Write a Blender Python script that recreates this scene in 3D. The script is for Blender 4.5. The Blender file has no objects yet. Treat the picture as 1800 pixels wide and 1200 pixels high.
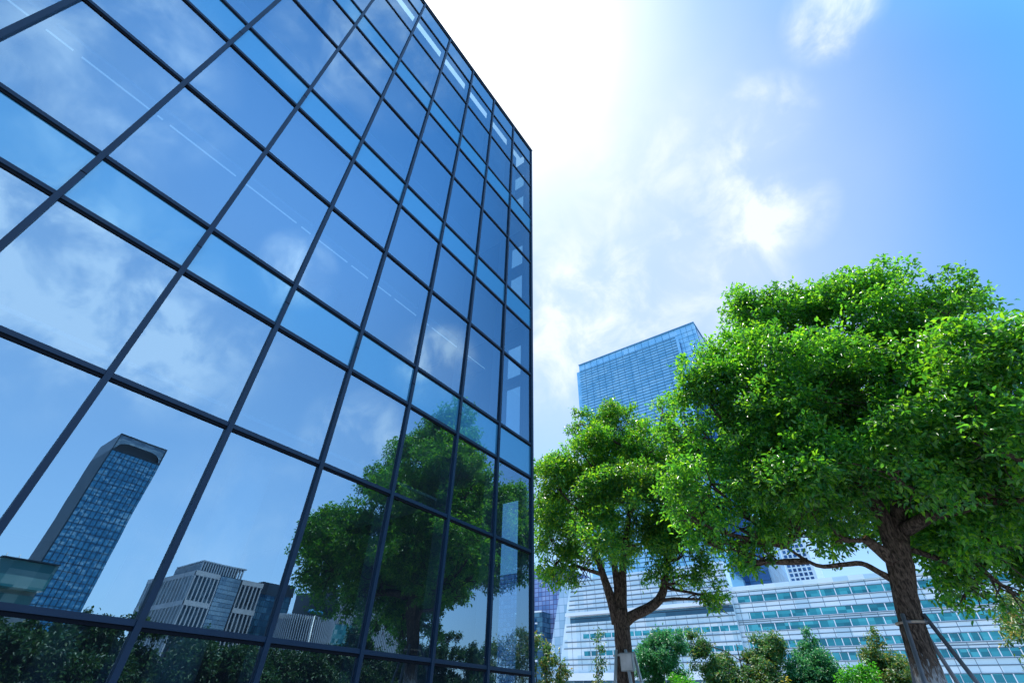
import bpy, math, random
import numpy as np
from mathutils import Vector, Matrix

# ------------------------------------------------------------------ camera, sky, sun, exposure
sc = bpy.context.scene
col = sc.collection
EYE = 0.9
AZ, PIT, ROLL = (math.radians(a) for a in (37.252, 38.988, 1.856))
FPX = 801.8
_fw = np.array([-math.sin(AZ)*math.cos(PIT), math.cos(AZ)*math.cos(PIT), math.sin(PIT)])
_r = np.array([math.cos(AZ), math.sin(AZ), 0.0]); _u = np.cross(_r, _fw)
RIGHT = math.cos(ROLL)*_r + math.sin(ROLL)*_u
UP = -math.sin(ROLL)*_r + math.cos(ROLL)*_u
cam_d = bpy.data.cameras.new('camera'); cam = bpy.data.objects.new('camera', cam_d); col.objects.link(cam)
cam_d.sensor_width = 36.0; cam_d.lens = FPX/1800*36; cam_d.clip_start = 0.05; cam_d.clip_end = 6000
cam.matrix_world = Matrix(((RIGHT[0], UP[0], -_fw[0], 0), (RIGHT[1], UP[1], -_fw[1], 0), (RIGHT[2], UP[2], -_fw[2], EYE), (0, 0, 0, 1)))
sc.camera = cam

def direction(px, py):
    """unit direction that leaves the eye towards a point of the 1800 x 1200 photograph (used as a surveying aid)"""
    d = RIGHT*(px-900)/FPX + UP*(600-py)/FPX + _fw
    return d/np.linalg.norm(d)
def at(px, py, L):
    """surveyed point at horizontal distance L"""
    d = direction(px, py); return Vector(d/math.hypot(d[0], d[1])*L) + Vector((0, 0, EYE))

SUN = direction(800, 20)
SUN_EL = math.asin(SUN[2]); SUN_AZ = math.atan2(SUN[0], SUN[1])
sc.view_settings.view_transform = 'Standard'; sc.view_settings.look = 'None'
sc.view_settings.exposure = 0.62; sc.view_settings.gamma = 1; sc.view_settings.use_curve_mapping = False

w = bpy.data.worlds.new('World'); sc.world = w; w.use_nodes = True
nt = w.node_tree; N = nt.nodes; LK = nt.links
for n_ in list(N): N.remove(n_)
def nd(tree, typ, **kw):
    n_ = tree.nodes.new(typ)
    for k, v in kw.items(): setattr(n_, k, v)
    return n_
def mth(tree, op, a, b=None, clamp=False):
    n_ = tree.nodes.new('ShaderNodeMath'); n_.operation = op; n_.use_clamp = clamp
    for i, v in enumerate((a, b)):
        if v is None: continue
        if isinstance(v, (int, float)): n_.inputs[i].default_value = v
        else: tree.links.new(v, n_.inputs[i])
    return n_.outputs[0]
def mixc(tree, fac, a, b, blend='MIX'):
    n_ = tree.nodes.new('ShaderNodeMix'); n_.data_type = 'RGBA'; n_.blend_type = blend
    for i, v in ((0, fac), (6, a), (7, b)):
        if isinstance(v, (int, float)): n_.inputs[i].default_value = v
        elif isinstance(v, tuple): n_.inputs[i].default_value = (*v, 1) if len(v) == 3 else v
        else: tree.links.new(v, n_.inputs[i])
    return n_.outputs[2]
sky = nd(nt, 'ShaderNodeTexSky', sky_type='NISHITA', sun_disc=False)
sky.sun_elevation = SUN_EL; sky.sun_rotation = SUN_AZ; sky.air_density = 1.0; sky.dust_density = 0.6; sky.ozone_density = 3.0
tc = nd(nt, 'ShaderNodeTexCoord'); V = tc.outputs['Generated']
def dotv(v):
    n_ = nd(nt, 'ShaderNodeVectorMath', operation='DOT_PRODUCT'); LK.new(V, n_.inputs[0]); n_.inputs[1].default_value = tuple(v)
    return n_.outputs['Value']
base = mixc(nt, 1.0, sky.outputs[0], (0.48, 1.42, 1.95), 'MULTIPLY')
# veil of thin bright cloud round the sun
ds = mth(nt, 'MAXIMUM', dotv(SUN), 0.0)
halo = mth(nt, 'ADD', mth(nt, 'MULTIPLY', mth(nt, 'POWER', ds, 24), 0.95), mth(nt, 'MULTIPLY', mth(nt, 'POWER', ds, 6), 0.2))
# clouds: direction, angular radius (deg), weight
CL = [((.66,-.15,.74),11,.75),((.81,-.12,.57),8,.5),((.87,0,.49),14,.75),((.87,.1,.48),9,.6),((.845,.19,.5),10,.65),((.87,-.1,.50),10,.5),
      ((.715,.235,.665),5,1.1),((.615,.535,.58),6,1.3),((.76,.485,.43),6.5,1.0),((.45,.03,.893),6,.6),((.37,.13,.92),8,.8),((.89,.41,.2),14,.4),
      ((.03,.552,.833),8,.6),((.125,.559,.82),5,.8),((.245,.468,.849),4.5,1.0),((.0,.677,.736),8,.8),((.096,.685,.722),5.5,.7),((-.12,.513,.85),8,.4),
      ((-.286,.696,.659),14,.5),((-.034,.758,.652),8,.6),((-.37,.687,.627),13,.5),((-.31,.6,.75),18,.35)]
tot = None
for v, r_, k_ in CL:
    v = np.array(v)/np.linalg.norm(v)
    m_ = nd(nt, 'ShaderNodeMapRange', interpolation_type='SMOOTHSTEP'); LK.new(dotv(v), m_.inputs[0])
    m_.inputs[1].default_value = math.cos(math.radians(r_)); m_.inputs[2].default_value = 1.0
    m_.inputs[3].default_value = 0; m_.inputs[4].default_value = k_
    tot = m_.outputs[0] if tot is None else mth(nt, 'ADD', tot, m_.outputs[0])
nz = nd(nt, 'ShaderNodeTexNoise'); LK.new(V, nz.inputs['Vector'])
nz.inputs['Scale'].default_value = 9.5; nz.inputs['Detail'].default_value = 9; nz.inputs['Roughness'].default_value = 0.58; nz.inputs['Distortion'].default_value = 0.35
n01 = nd(nt, 'ShaderNodeMapRange', interpolation_type='SMOOTHSTEP'); LK.new(nz.outputs['Fac'], n01.inputs[0]); n01.inputs[1].default_value = .38; n01.inputs[2].default_value = .74
cf = mth(nt, 'MULTIPLY', tot, n01.outputs[0], True)
cf2 = mth(nt, 'ADD', cf, mth(nt, 'MULTIPLY', tot, 0.10), True)
nz2 = nd(nt, 'ShaderNodeTexNoise'); LK.new(V, nz2.inputs['Vector']); nz2.inputs['Scale'].default_value = 3.0; nz2.inputs['Detail'].default_value = 5
def lobe(v, deg, k):
    m_ = nd(nt, 'ShaderNodeMapRange', interpolation_type='SMOOTHSTEP'); LK.new(dotv(np.array(v)/np.linalg.norm(v)), m_.inputs[0])
    m_.inputs[1].default_value = math.cos(math.radians(deg)); m_.inputs[2].default_value = 1.0; m_.inputs[4].default_value = k
    return m_.outputs[0]
thin = mth(nt, 'ADD', halo, lobe((-.27, .61, .74), 42, .44))
veil = mth(nt, 'MULTIPLY', thin, mth(nt, 'ADD', mth(nt, 'MULTIPLY', nz2.outputs['Fac'], 0.7), 0.65), True)
sx = nd(nt, 'ShaderNodeSeparateXYZ'); LK.new(V, sx.inputs[0])
el = mth(nt, 'MAXIMUM', sx.outputs[2], 0.0)
hz = mth(nt, 'MULTIPLY', mth(nt, 'POWER', mth(nt, 'SUBTRACT', 1.0, el), 2.2), 0.62)
hz = mth(nt, 'ADD', hz, mth(nt, 'MULTIPLY', mth(nt, 'POWER', mth(nt, 'SUBTRACT', 1.0, el), 7.0), 0.33))
c1 = mixc(nt, hz, base, (6.0, 6.9, 8.5))
c2 = mixc(nt, mth(nt, 'MULTIPLY', cf2, 0.85), c1, (8.0, 8.8, 10.6))
gain = nd(nt, 'ShaderNodeVectorMath', operation='SCALE'); LK.new(c2, gain.inputs[0])
LK.new(mth(nt, 'ADD', mth(nt, 'ADD', lobe((.95, .03, .31), 60, 1.45), lobe((.52, .12, .85), 28, .75)), 1.0), gain.inputs['Scale'])  # extra gain on the unseen sky, added to brighten what the panes reflect
c2b = mixc(nt, lobe((.93, -.02, .36), 52, .34), gain.outputs[0], (12.5, 17.5, 24))      # milky brightening added to the sky opposite the glass front
c3 = mixc(nt, veil, c2b, (7.9, 8.3, 8.7))
core = nd(nt, 'ShaderNodeVectorMath', operation='SCALE'); core.inputs[0].default_value = (7, 7, 6.8); LK.new(mth(nt, 'POWER', ds, 40), core.inputs['Scale'])
c3 = mixc(nt, 1.0, c3, core.outputs[0], 'ADD')
bg = nd(nt, 'ShaderNodeBackground'); bg.inputs[1].default_value = 0.085; LK.new(c3, bg.inputs[0])
ow = nd(nt, 'ShaderNodeOutputWorld'); LK.new(bg.outputs[0], ow.inputs[0])

sl = bpy.data.lights.new('sun', 'SUN'); sl.energy = 4.6; sl.angle = math.radians(0.53); sl.color = (1.0, 0.965, 0.9)
so = bpy.data.objects.new('sun', sl); col.objects.link(so)
so.rotation_euler = Vector(-SUN).to_track_quat('-Z', 'Y').to_euler(); so.location = Vector(SUN)*60

sc.cycles.max_bounces = 8; sc.cycles.transparent_max_bounces = 12; sc.cycles.glossy_bounces = 4; sc.cycles.diffuse_bounces = 3
sc.cycles.transmission_bounces = 4; sc.cycles.sample_clamp_indirect = 4; sc.cycles.caustics_reflective = False; sc.cycles.caustics_refractive = False

# ------------------------------------------------------------------ materials
M = {}
def pmat(name, color, rough=.5, metal=0., spec=.5, noise=None, bump=None):
    m = bpy.data.materials.new(name); m.use_nodes = True; t = m.node_tree; b = t.nodes['Principled BSDF']
    b.inputs['Base Color'].default_value = (*color, 1); b.inputs['Roughness'].default_value = rough
    b.inputs['Metallic'].default_value = metal; b.inputs['Specular IOR Level'].default_value = spec
    tcn = t.nodes.new('ShaderNodeTexCoord')
    if noise:
        s_, amt = noise
        n_ = t.nodes.new('ShaderNodeTexNoise'); n_.inputs['Scale'].default_value = s_; n_.inputs['Detail'].default_value = 6
        t.links.new(tcn.outputs['Object'], n_.inputs['Vector'])
        mr = t.nodes.new('ShaderNodeMapRange'); mr.inputs[1].default_value = .3; mr.inputs[2].default_value = .7
        mr.inputs[3].default_value = 1-amt; mr.inputs[4].default_value = 1+amt; t.links.new(n_.outputs['Fac'], mr.inputs[0])
        sc_ = t.nodes.new('ShaderNodeVectorMath'); sc_.operation = 'SCALE'; sc_.inputs[0].default_value = color
        t.links.new(mr.outputs[0], sc_.inputs['Scale']); t.links.new(sc_.outputs[0], b.inputs['Base Color'])
    if bump:
        s_, amt = bump
        n_ = t.nodes.new('ShaderNodeTexNoise'); n_.inputs['Scale'].default_value = s_; n_.inputs['Detail'].default_value = 4
        t.links.new(tcn.outputs['Object'], n_.inputs['Vector'])
        bp = t.nodes.new('ShaderNodeBump'); bp.inputs['Strength'].default_value = amt; bp.inputs['Distance'].default_value = .05
        t.links.new(n_.outputs['Fac'], bp.inputs['Height']); t.links.new(bp.outputs[0], b.inputs['Normal'])
    M[name] = m; return m

pmat('inner_frame', (.20, .24, .28), .6, .1)
pmat('aluminium', (.005, .022, .048), .5, .0, .22, (3, .12))
pmat('joint_gap_shade', (.004, .006, .01), .8, 0, .1)  # near-black for cap joints and the painted shadow gap of the transoms
pmat('concrete', (.30, .33, .36), .8, 0, .3, (2, .12), (30, .1))
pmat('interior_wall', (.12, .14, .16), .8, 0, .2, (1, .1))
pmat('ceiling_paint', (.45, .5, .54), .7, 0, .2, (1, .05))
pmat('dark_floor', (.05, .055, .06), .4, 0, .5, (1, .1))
pmat('white_panel', (.76, .85, .88), .3, .35, .5, (.05, .10))
pmat('white_panel_clean', (.82, .86, .9), .35, .3, .5, (.05, .06))
pmat('seam', (.10, .16, .22), .6)
pmat('seam_blue', (.06, .22, .38), .6)
pmat('stone_frame', (.55, .57, .60), .6, 0, .4, (.2, .12))
pmat('grey_fin', (.48, .54, .60), .5, .2, .5, (.3, .08))
pmat('dark_cladding', (.035, .055, .075), .35, .3, .5, (.2, .2))
pmat('steel_white', (.7, .72, .74), .4, .2)
pmat('lamp_blue', (.03, .30, .62), .35)
pmat('stake', (.16, .17, .19), .55, .3, .5, (5, .3))
pmat('stake_pale', (.42, .44, .45), .55, .3, .5, (5, .2))
pmat('strap', (.30, .25, .20), .8, 0, .2, (20, .3))
pmat('grey_box', (.25, .29, .30), .5, .1, .5, (8, .1))
pmat('planter_stone', (.13, .14, .16), .7, 0, .3, (4, .15), (20, .2))
pmat('paving', (.40, .41, .42), .6, 0, .4, (.4, .12), (15, .1))
pmat('ceiling_edge_glow', (.8, .85, .9), .5); M['ceiling_edge_glow'].node_tree.nodes['Principled BSDF'].inputs['Emission Color'].default_value = (.8, .93, 1, 1); M['ceiling_edge_glow'].node_tree.nodes['Principled BSDF'].inputs['Emission Strength'].default_value = .3
pmat('soil', (.06, .045, .035), .9, 0, .1, (6, .3), (10, .5))

def glass_mat(name, tint, refl_tint, lo, hi, wave, trans=True, body=(.1, .3, .4)):
    """coated architectural glass: mirror-like reflection rising towards grazing view over a tinted see-through (or opaque) body"""
    m = bpy.data.materials.new(name); m.use_nodes = True; t = m.node_tree
    for n_ in list(t.nodes): t.nodes.remove(n_)
    o = t.nodes.new('ShaderNodeOutputMaterial'); mx = t.nodes.new('ShaderNodeMixShader'); g = t.nodes.new('ShaderNodeBsdfGlossy')
    g.inputs['Roughness'].default_value = 0.0; g.inputs['Color'].default_value = (*refl_tint, 1)
    if trans:
        b = t.nodes.new('ShaderNodeBsdfTransparent'); b.inputs['Color'].default_value = (*tint, 1)
    else:
        b = t.nodes.new('ShaderNodeBsdfDiffuse'); b.inputs['Color'].default_value = (*body, 1)
    if trans:
        du = t.nodes.new('ShaderNodeBsdfDiffuse'); du.inputs['Color'].default_value = (.5, .56, .66, 1); md = t.nodes.new('ShaderNodeMixShader'); md.inputs[0].default_value = .015
        t.links.new(b.outputs[0], md.inputs[1]); t.links.new(du.outputs[0], md.inputs[2]); b = md
    lw = t.nodes.new('ShaderNodeLayerWeight'); lw.inputs['Blend'].default_value = .35
    mr = t.nodes.new('ShaderNodeMapRange'); t.links.new(lw.outputs['Facing'], mr.inputs[0]); mr.inputs[3].default_value = lo; mr.inputs[4].default_value = hi
    tcn = t.nodes.new('ShaderNodeTexCoord'); n_ = t.nodes.new('ShaderNodeTexNoise'); n_.inputs['Scale'].default_value = 1.1; n_.inputs['Detail'].default_value = 1.5
    t.links.new(tcn.outputs['Object'], n_.inputs['Vector'])
    bp = t.nodes.new('ShaderNodeBump'); bp.inputs['Strength'].default_value = 1.0; bp.inputs['Distance'].default_value = wave
    t.links.new(n_.outputs['Fac'], bp.inputs['Height']); t.links.new(bp.outputs[0], g.inputs['Normal'])
    t.links.new(mr.outputs[0], mx.inputs[0]); t.links.new(b.outputs[0], mx.inputs[1]); t.links.new(g.outputs[0], mx.inputs[2])
    t.links.new(mx.outputs[0], o.inputs[0]); M[name] = m; return m
glass_mat('vision_glass', (.24, .39, .48), (.56, .82, 1.0), .28, .31, .0008)
glass_mat('clear_glass', (.62, .82, .90), (.60, .86, 1.0), .12, .4, .001)
glass_mat('parapet_glass', (.20, .38, .56), (.60, .86, 1.0), .34, .42, .001)
glass_mat('spandrel_glass', (0, 0, 0), (.50, .84, 1.0), .20, .23, .0015, False, (.035, .15, .26))

def cell_mat(name, cell, cols, rough=.2, metal=.2, axes='xyz', seam=None, seamcol=(.01, .03, .06)):
    """window panes: each cell of a grid gets its own tone (blinds, rooms, tints, painted reflections); optional thin joints"""
    m = bpy.data.materials.new(name); m.use_nodes = True; t = m.node_tree; b = t.nodes['Principled BSDF']
    b.inputs['Roughness'].default_value = rough; b.inputs['Metallic'].default_value = metal
    tcn = t.nodes.new('ShaderNodeTexCoord')
    dv = t.nodes.new('ShaderNodeVectorMath'); dv.operation = 'DIVIDE'; dv.inputs[1].default_value = cell; t.links.new(tcn.outputs['Object'], dv.inputs[0])
    fl = t.nodes.new('ShaderNodeVectorMath'); fl.operation = 'FLOOR'; t.links.new(dv.outputs[0], fl.inputs[0])
    wn = t.nodes.new('ShaderNodeTexWhiteNoise'); wn.noise_dimensions = '3D'; t.links.new(fl.outputs[0], wn.inputs['Vector'])
    ns = t.nodes.new('ShaderNodeTexNoise'); ns.inputs['Scale'].default_value = .06; ns.inputs['Detail'].default_value = 3; t.links.new(tcn.outputs['Object'], ns.inputs['Vector'])
    ad = t.nodes.new('ShaderNodeMath'); ad.operation = 'MULTIPLY_ADD'; t.links.new(ns.outputs['Fac'], ad.inputs[0]); ad.inputs[1].default_value = .8
    sb = t.nodes.new('ShaderNodeMath'); sb.operation = 'MULTIPLY_ADD'; t.links.new(wn.outputs['Value'], sb.inputs[0]); sb.inputs[1].default_value = .75; sb.inputs[2].default_value = -.3
    t.links.new(sb.outputs[0], ad.inputs[2])
    cr = t.nodes.new('ShaderNodeValToRGB'); t.links.new(ad.outputs[0], cr.inputs[0])
    e = cr.color_ramp.elements; e[0].position = .1; e[0].color = (*cols[0], 1); e[1].position = .85; e[1].color = (*cols[-1], 1)
    for i, c in enumerate(cols[1:-1]):
        q = cr.color_ramp.elements.new(.1 + .75*(i+1)/(len(cols)-1)); q.color = (*c, 1)
    out = cr.outputs[0]
    if seam:
        fr = t.nodes.new('ShaderNodeVectorMath'); fr.operation = 'FRACTION'; t.links.new(dv.outputs[0], fr.inputs[0])
        sp = t.nodes.new('ShaderNodeSeparateXYZ'); t.links.new(fr.outputs[0], sp.inputs[0])
        acc = None
        for i, sw in enumerate(seam):
            if sw <= 0: continue
            lt = t.nodes.new('ShaderNodeMath'); lt.operation = 'LESS_THAN'; t.links.new(sp.outputs[i], lt.inputs[0]); lt.inputs[1].default_value = sw
            if acc is None: acc = lt.outputs[0]
            else:
                mxm = t.nodes.new('ShaderNodeMath'); mxm.operation = 'MAXIMUM'; t.links.new(acc, mxm.inputs[0]); t.links.new(lt.outputs[0], mxm.inputs[1]); acc = mxm.outputs[0]
        out = mixc(t, acc, out, seamcol)
    t.links.new(out, b.inputs['Base Color'])
    M[name] = m; return m
cell_mat('band_panel', (3.35, 60, 2.1), [(.50, .68, .76), (.64, .78, .85), (.80, .88, .91)], .28, .3)  # aqua tone steps per panel stand in for uneven reflections
cell_mat('teal_window', (1.6, 50, 1.3), [(.004, .15, .20), (.015, .26, .32), (.06, .42, .48)], .15, .0)
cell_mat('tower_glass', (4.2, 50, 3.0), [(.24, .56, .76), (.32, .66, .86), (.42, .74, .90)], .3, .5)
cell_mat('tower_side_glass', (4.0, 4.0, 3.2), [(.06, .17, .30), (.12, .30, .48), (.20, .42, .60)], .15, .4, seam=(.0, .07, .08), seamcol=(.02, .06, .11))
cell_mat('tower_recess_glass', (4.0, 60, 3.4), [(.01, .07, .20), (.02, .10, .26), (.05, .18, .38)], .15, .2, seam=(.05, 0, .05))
cell_mat('tall_sunlit_glass', (60, 2.95, 1.15), [(.03, .20, .40), (.045, .25, .47), (.06, .30, .54), (.26, .52, .72)], .25, .1)  # sunlit face of the slab tower, brightness put into the pane colours
cell_mat('tall_shaded_glass', (2.0, 60, 1.6), [(.02, .06, .10), (.03, .085, .13), (.045, .11, .16)], .55, .0, seam=(.0, .0, .25), seamcol=(.012, .03, .05))  # face turned from the sun, its shade put into the colours
cell_mat('block_glass', (3.5, 1.4, 2.0), [(.01, .03, .045), (.02, .05, .08), (.10, .16, .2)], .3, .0)
cell_mat('pale_curtain_glass', (3.0, 3.0, 1.4), [(.16, .26, .36), (.24, .38, .50), (.36, .50, .60)], .2, .1, seam=(0, 0, .15), seamcol=(.06, .12, .18))
cell_mat('blue_curtain_glass', (6, 1.8, 2.2), [(.02, .08, .14), (.04, .14, .22), (.10, .24, .34)], .15, .3, seam=(0, .08, .1))
cell_mat('hazed_tower_glass', (2.4, 60, 2.2), [(.10, .19, .40), (.20, .30, .54), (.34, .42, .66)], .2, .3, seam=(.14, 0, .16), seamcol=(.10, .10, .22))  # distance haze put into the pane colours as lilac
cell_mat('teal_low_glass', (4, 1.3, 1.5), [(.01, .14, .18), (.03, .24, .28), (.32, .50, .52)], .2, 0)
cell_mat('glass_end', (2.0, 60, 2.2), [(.25, .42, .55), (.36, .53, .66), (.48, .62, .74)], .15, .2, seam=(.04, 0, .05), seamcol=(.12, .24, .34))
cell_mat('ground_storey_glass', (3.2, 60, 6), [(.01, .06, .12), (.03, .12, .20), (.06, .20, .30)], .15, .1, seam=(.05, 0, 0), seamcol=(.25, .34, .42))

def leaf_mat(name, cols, trans, tmix=.42, rough=.38):
    m = bpy.data.materials.new(name); m.use_nodes = True; t = m.node_tree; b = t.nodes['Principled BSDF']; o = t.nodes['Material Output']
    ge = t.nodes.new('ShaderNodeNewGeometry'); cr = t.nodes.new('ShaderNodeValToRGB'); t.links.new(ge.outputs['Random Per Island'], cr.inputs[0])
    e = cr.color_ramp.elements; e[0].position = 0; e[0].color = (*cols[0], 1); e[1].position = 1; e[1].color = (*cols[-1], 1)
    for i, c in enumerate(cols[1:-1]): cr.color_ramp.elements.new((i+1)/(len(cols)-1)).color = (*c, 1)
    tcn = t.nodes.new('ShaderNodeTexCoord'); n_ = t.nodes.new('ShaderNodeTexNoise'); n_.inputs['Scale'].default_value = .8; n_.inputs['Detail'].default_value = 2
    t.links.new(tcn.outputs['Object'], n_.inputs['Vector'])
    mr = t.nodes.new('ShaderNodeMapRange'); mr.inputs[1].default_value = .35; mr.inputs[2].default_value = .65; mr.inputs[3].default_value = .75; mr.inputs[4].default_value = 1.25
    t.links.new(n_.outputs['Fac'], mr.inputs[0])
    s1 = t.nodes.new('ShaderNodeVectorMath'); s1.operation = 'SCALE'; t.links.new(cr.outputs[0], s1.inputs[0]); t.links.new(mr.outputs[0], s1.inputs['Scale'])
    t.links.new(s1.outputs[0], b.inputs['Base Color']); b.inputs['Roughness'].default_value = rough; b.inputs['Specular IOR Level'].default_value = .45
    tr = t.nodes.new('ShaderNodeBsdfTranslucent'); tm = t.nodes.new('ShaderNodeVectorMath'); tm.operation = 'MULTIPLY'; t.links.new(s1.outputs[0], tm.inputs[0]); tm.inputs[1].default_value = trans
    t.links.new(tm.outputs[0], tr.inputs['Color'])
    mx = t.nodes.new('ShaderNodeMixShader'); mx.inputs[0].default_value = tmix; t.links.new(b.outputs[0], mx.inputs[1]); t.links.new(tr.outputs[0], mx.inputs[2])
    t.links.new(mx.outputs[0], o.inputs[0]); M[name] = m
leaf_mat('camphor_leaf', [(.020, .105, .042), (.035, .15, .040), (.065, .21, .036), (.13, .28, .03)], (3.7, 3.3, .6), .45, .30)
leaf_mat('camphor_leaf_young', [(.020, .10, .045), (.033, .14, .04), (.06, .19, .035), (.15, .26, .025)], (3.8, 3.3, .55), .45, .30)
leaf_mat('feathery_leaf', [(.02, .13, .07), (.04, .19, .08), (.08, .26, .09)], (1.8, 1.9, 1.2), .35)
leaf_mat('mixed_leaf', [(.02, .10, .05), (.04, .15, .05), (.07, .19, .05), (.20, .19, .04)], (1.8, 1.7, 1.0), .35)
leaf_mat('magnolia_leaf', [(.03, .12, .05), (.06, .17, .05), (.12, .21, .05), (.28, .22, .05)], (1.7, 1.6, .9), .3)
leaf_mat('bright_shrub_leaf', [(.03, .20, .02), (.06, .28, .02), (.10, .34, .03)], (2, 2.1, .8), .4)
leaf_mat('hedge_leaf', [(.014, .06, .03), (.022, .085, .034), (.04, .12, .036), (.08, .13, .03)], (1.6, 1.6, .8), .25)
leaf_mat('yellow_flower', [(.5, .40, .02), (.65, .52, .03)], (1, 1, .5), .3)

def bark_mat(name, dark, light, white=None):
    m = bpy.data.materials.new(name); m.use_nodes = True; t = m.node_tree; b = t.nodes['Principled BSDF']
    b.inputs['Roughness'].default_value = .85; b.inputs['Specular IOR Level'].default_value = .2
    tcn = t.nodes.new('ShaderNodeTexCoord'); mp = t.nodes.new('ShaderNodeMapping'); mp.inputs['Scale'].default_value = (22, 22, 7)
    t.links.new(tcn.outputs['Object'], mp.inputs[0])
    n_ = t.nodes.new('ShaderNodeTexNoise'); n_.inputs['Scale'].default_value = 1.6; n_.inputs['Detail'].default_value = 7; n_.inputs['Distortion'].default_value = .8
    t.links.new(mp.outputs[0], n_.inputs['Vector'])
    cr = t.nodes.new('ShaderNodeValToRGB'); t.links.new(n_.outputs['Fac'], cr.inputs[0]); e = cr.color_ramp.elements
    e[0].position = .38; e[0].color = (*dark, 1); e[1].position = .68; e[1].color = (*light, 1)
    out = cr.outputs[0]
    if white is not None:
        sp = t.nodes.new('ShaderNodeSeparateXYZ'); t.links.new(tcn.outputs['Object'], sp.inputs[0])
        q = mth(t, 'MULTIPLY_ADD', n_.outputs['Fac'], -.9); t.nodes[-1].inputs[2].default_value = 0
        a = mth(t, 'ADD', sp.outputs[2], mth(t, 'MULTIPLY', n_.outputs['Fac'], 1.1))
        mr = t.nodes.new('ShaderNodeMapRange'); t.links.new(a, mr.inputs[0]); mr.inputs[1].default_value = white+.42; mr.inputs[2].default_value = white+.62
        mr.inputs[3].default_value = .85; mr.inputs[4].default_value = 0
        out = mixc(t, mr.outputs[0], out, (.42, .44, .45))
    t.links.new(out, b.inputs['Base Color'])
    bp = t.nodes.new('ShaderNodeBump'); bp.inputs['Strength'].default_value = 1; bp.inputs['Distance'].default_value = .03
    t.links.new(n_.outputs['Fac'], bp.inputs['Height']); t.links.new(bp.outputs[0], b.inputs['Normal']); M[name] = m
bark_mat('camphor_bark', (.022, .016, .012), (.15, .11, .085), 1.45)
bark_mat('camphor_bark_plain', (.022, .016, .012), (.13, .095, .075))
bark_mat('pale_bark', (.12, .10, .08), (.42, .38, .33))
pmat('cut_wood', (.55, .30, .13), .7, 0, .2, (12, .3))

# ------------------------------------------------------------------ builders
class MB:
    def __init__(s): s.v = []; s.f = []; s.m = []; s.smooth = []
    def quad(s, pts, mi=0):
        b = len(s.v); s.v += [tuple(p) for p in pts]; s.f.append(tuple(range(b, b+len(pts)))); s.m.append(mi); s.smooth.append(False)
    def box(s, x0, x1, y0, y1, z0, z1, mi=0):
        b = len(s.v); s.v += [(x, y, z) for z in (z0, z1) for y in (y0, y1) for x in (x0, x1)]
        for f in ((0, 2, 3, 1), (4, 5, 7, 6), (0, 1, 5, 4), (2, 6, 7, 3), (0, 4, 6, 2), (1, 3, 7, 5)):
            s.f.append(tuple(b+i for i in f)); s.m.append(mi); s.smooth.append(False)
        return s
    def prism(s, poly, a0, a1, axis='y', mi=0):
        """poly in the plane across axis (x,z for y; y,z for x; x,y for z), extruded a0..a1"""
        n = len(poly); b = len(s.v)
        for a in (a0, a1):
            for p, q in poly:
                s.v.append({'y': (p, a, q), 'x': (a, p, q), 'z': (p, q, a)}[axis])
        s.f.append(tuple(b+i for i in range(n))); s.f.append(tuple(b+n+i for i in reversed(range(n)))); s.m += [mi, mi]; s.smooth += [False, False]
        for i in range(n):
            j = (i+1) % n; s.f.append((b+i, b+n+i, b+n+j, b+j)); s.m.append(mi); s.smooth.append(False)
    def tube(s, pts, rad, seg=8, mi=0, cap=True, lump=0, rnd=None):
        pts = [Vector(p) for p in pts]; n = len(pts); b0 = len(s.v); up = Vector((.3, .9, .2))
        side = None
        for i, p in enumerate(pts):
            d = (pts[min(i+1, n-1)] - pts[max(i-1, 0)]).normalized()
            if side is None: side = d.cross(up).normalized()
            side = (side - d*side.dot(d)).normalized(); bt = d.cross(side)
            for k in range(seg):
                a = 2*math.pi*k/seg; r = rad[i]*(1+(rnd.uniform(-lump, lump) if rnd else 0))
                s.v.append(tuple(p + (side*math.cos(a)+bt*math.sin(a))*r))
        for i in range(n-1):
            for k in range(seg):
                a = b0+i*seg+k; b = b0+i*seg+(k+1) % seg
                s.f.append((a, b, b+seg, a+seg)); s.m.append(mi); s.smooth.append(True)
        if cap:
            s.f.append(tuple(b0+k for k in reversed(range(seg)))); s.f.append(tuple(b0+(n-1)*seg+k for k in range(seg))); s.m += [mi, mi]; s.smooth += [False, False]
    def build(s, name, mats, parent=None):
        me = bpy.data.meshes.new(name); me.from_pydata(s.v, [], s.f); me.update()
        if isinstance(mats, str): mats = [mats]
        for k in mats: me.materials.append(M[k])
        me.polygons.foreach_set('material_index', s.m); me.polygons.foreach_set('use_smooth', s.smooth)
        o = bpy.data.objects.new(name, me); col.objects.link(o)
        if parent:
            o.parent = parent
            o.matrix_parent_inverse = Matrix.Identity(4)
            if parent.type == 'EMPTY':
                for v in me.vertices: v.co = v.co - parent.location
            elif parent.parent:
                for v in me.vertices: v.co = v.co - parent.parent.location
        return o
def tag(o, label, cat, group=None, kind=None):
    o['label'] = label
    if cat: o['category'] = cat
    if group: o['group'] = group
    if kind: o['kind'] = kind
    return o
def thing(name, label, cat, loc=(0, 0, 0), group=None):
    o = bpy.data.objects.new(name, None); col.objects.link(o); o.location = loc; o.empty_display_size = .3
    return tag(o, label, cat, group)

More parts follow.
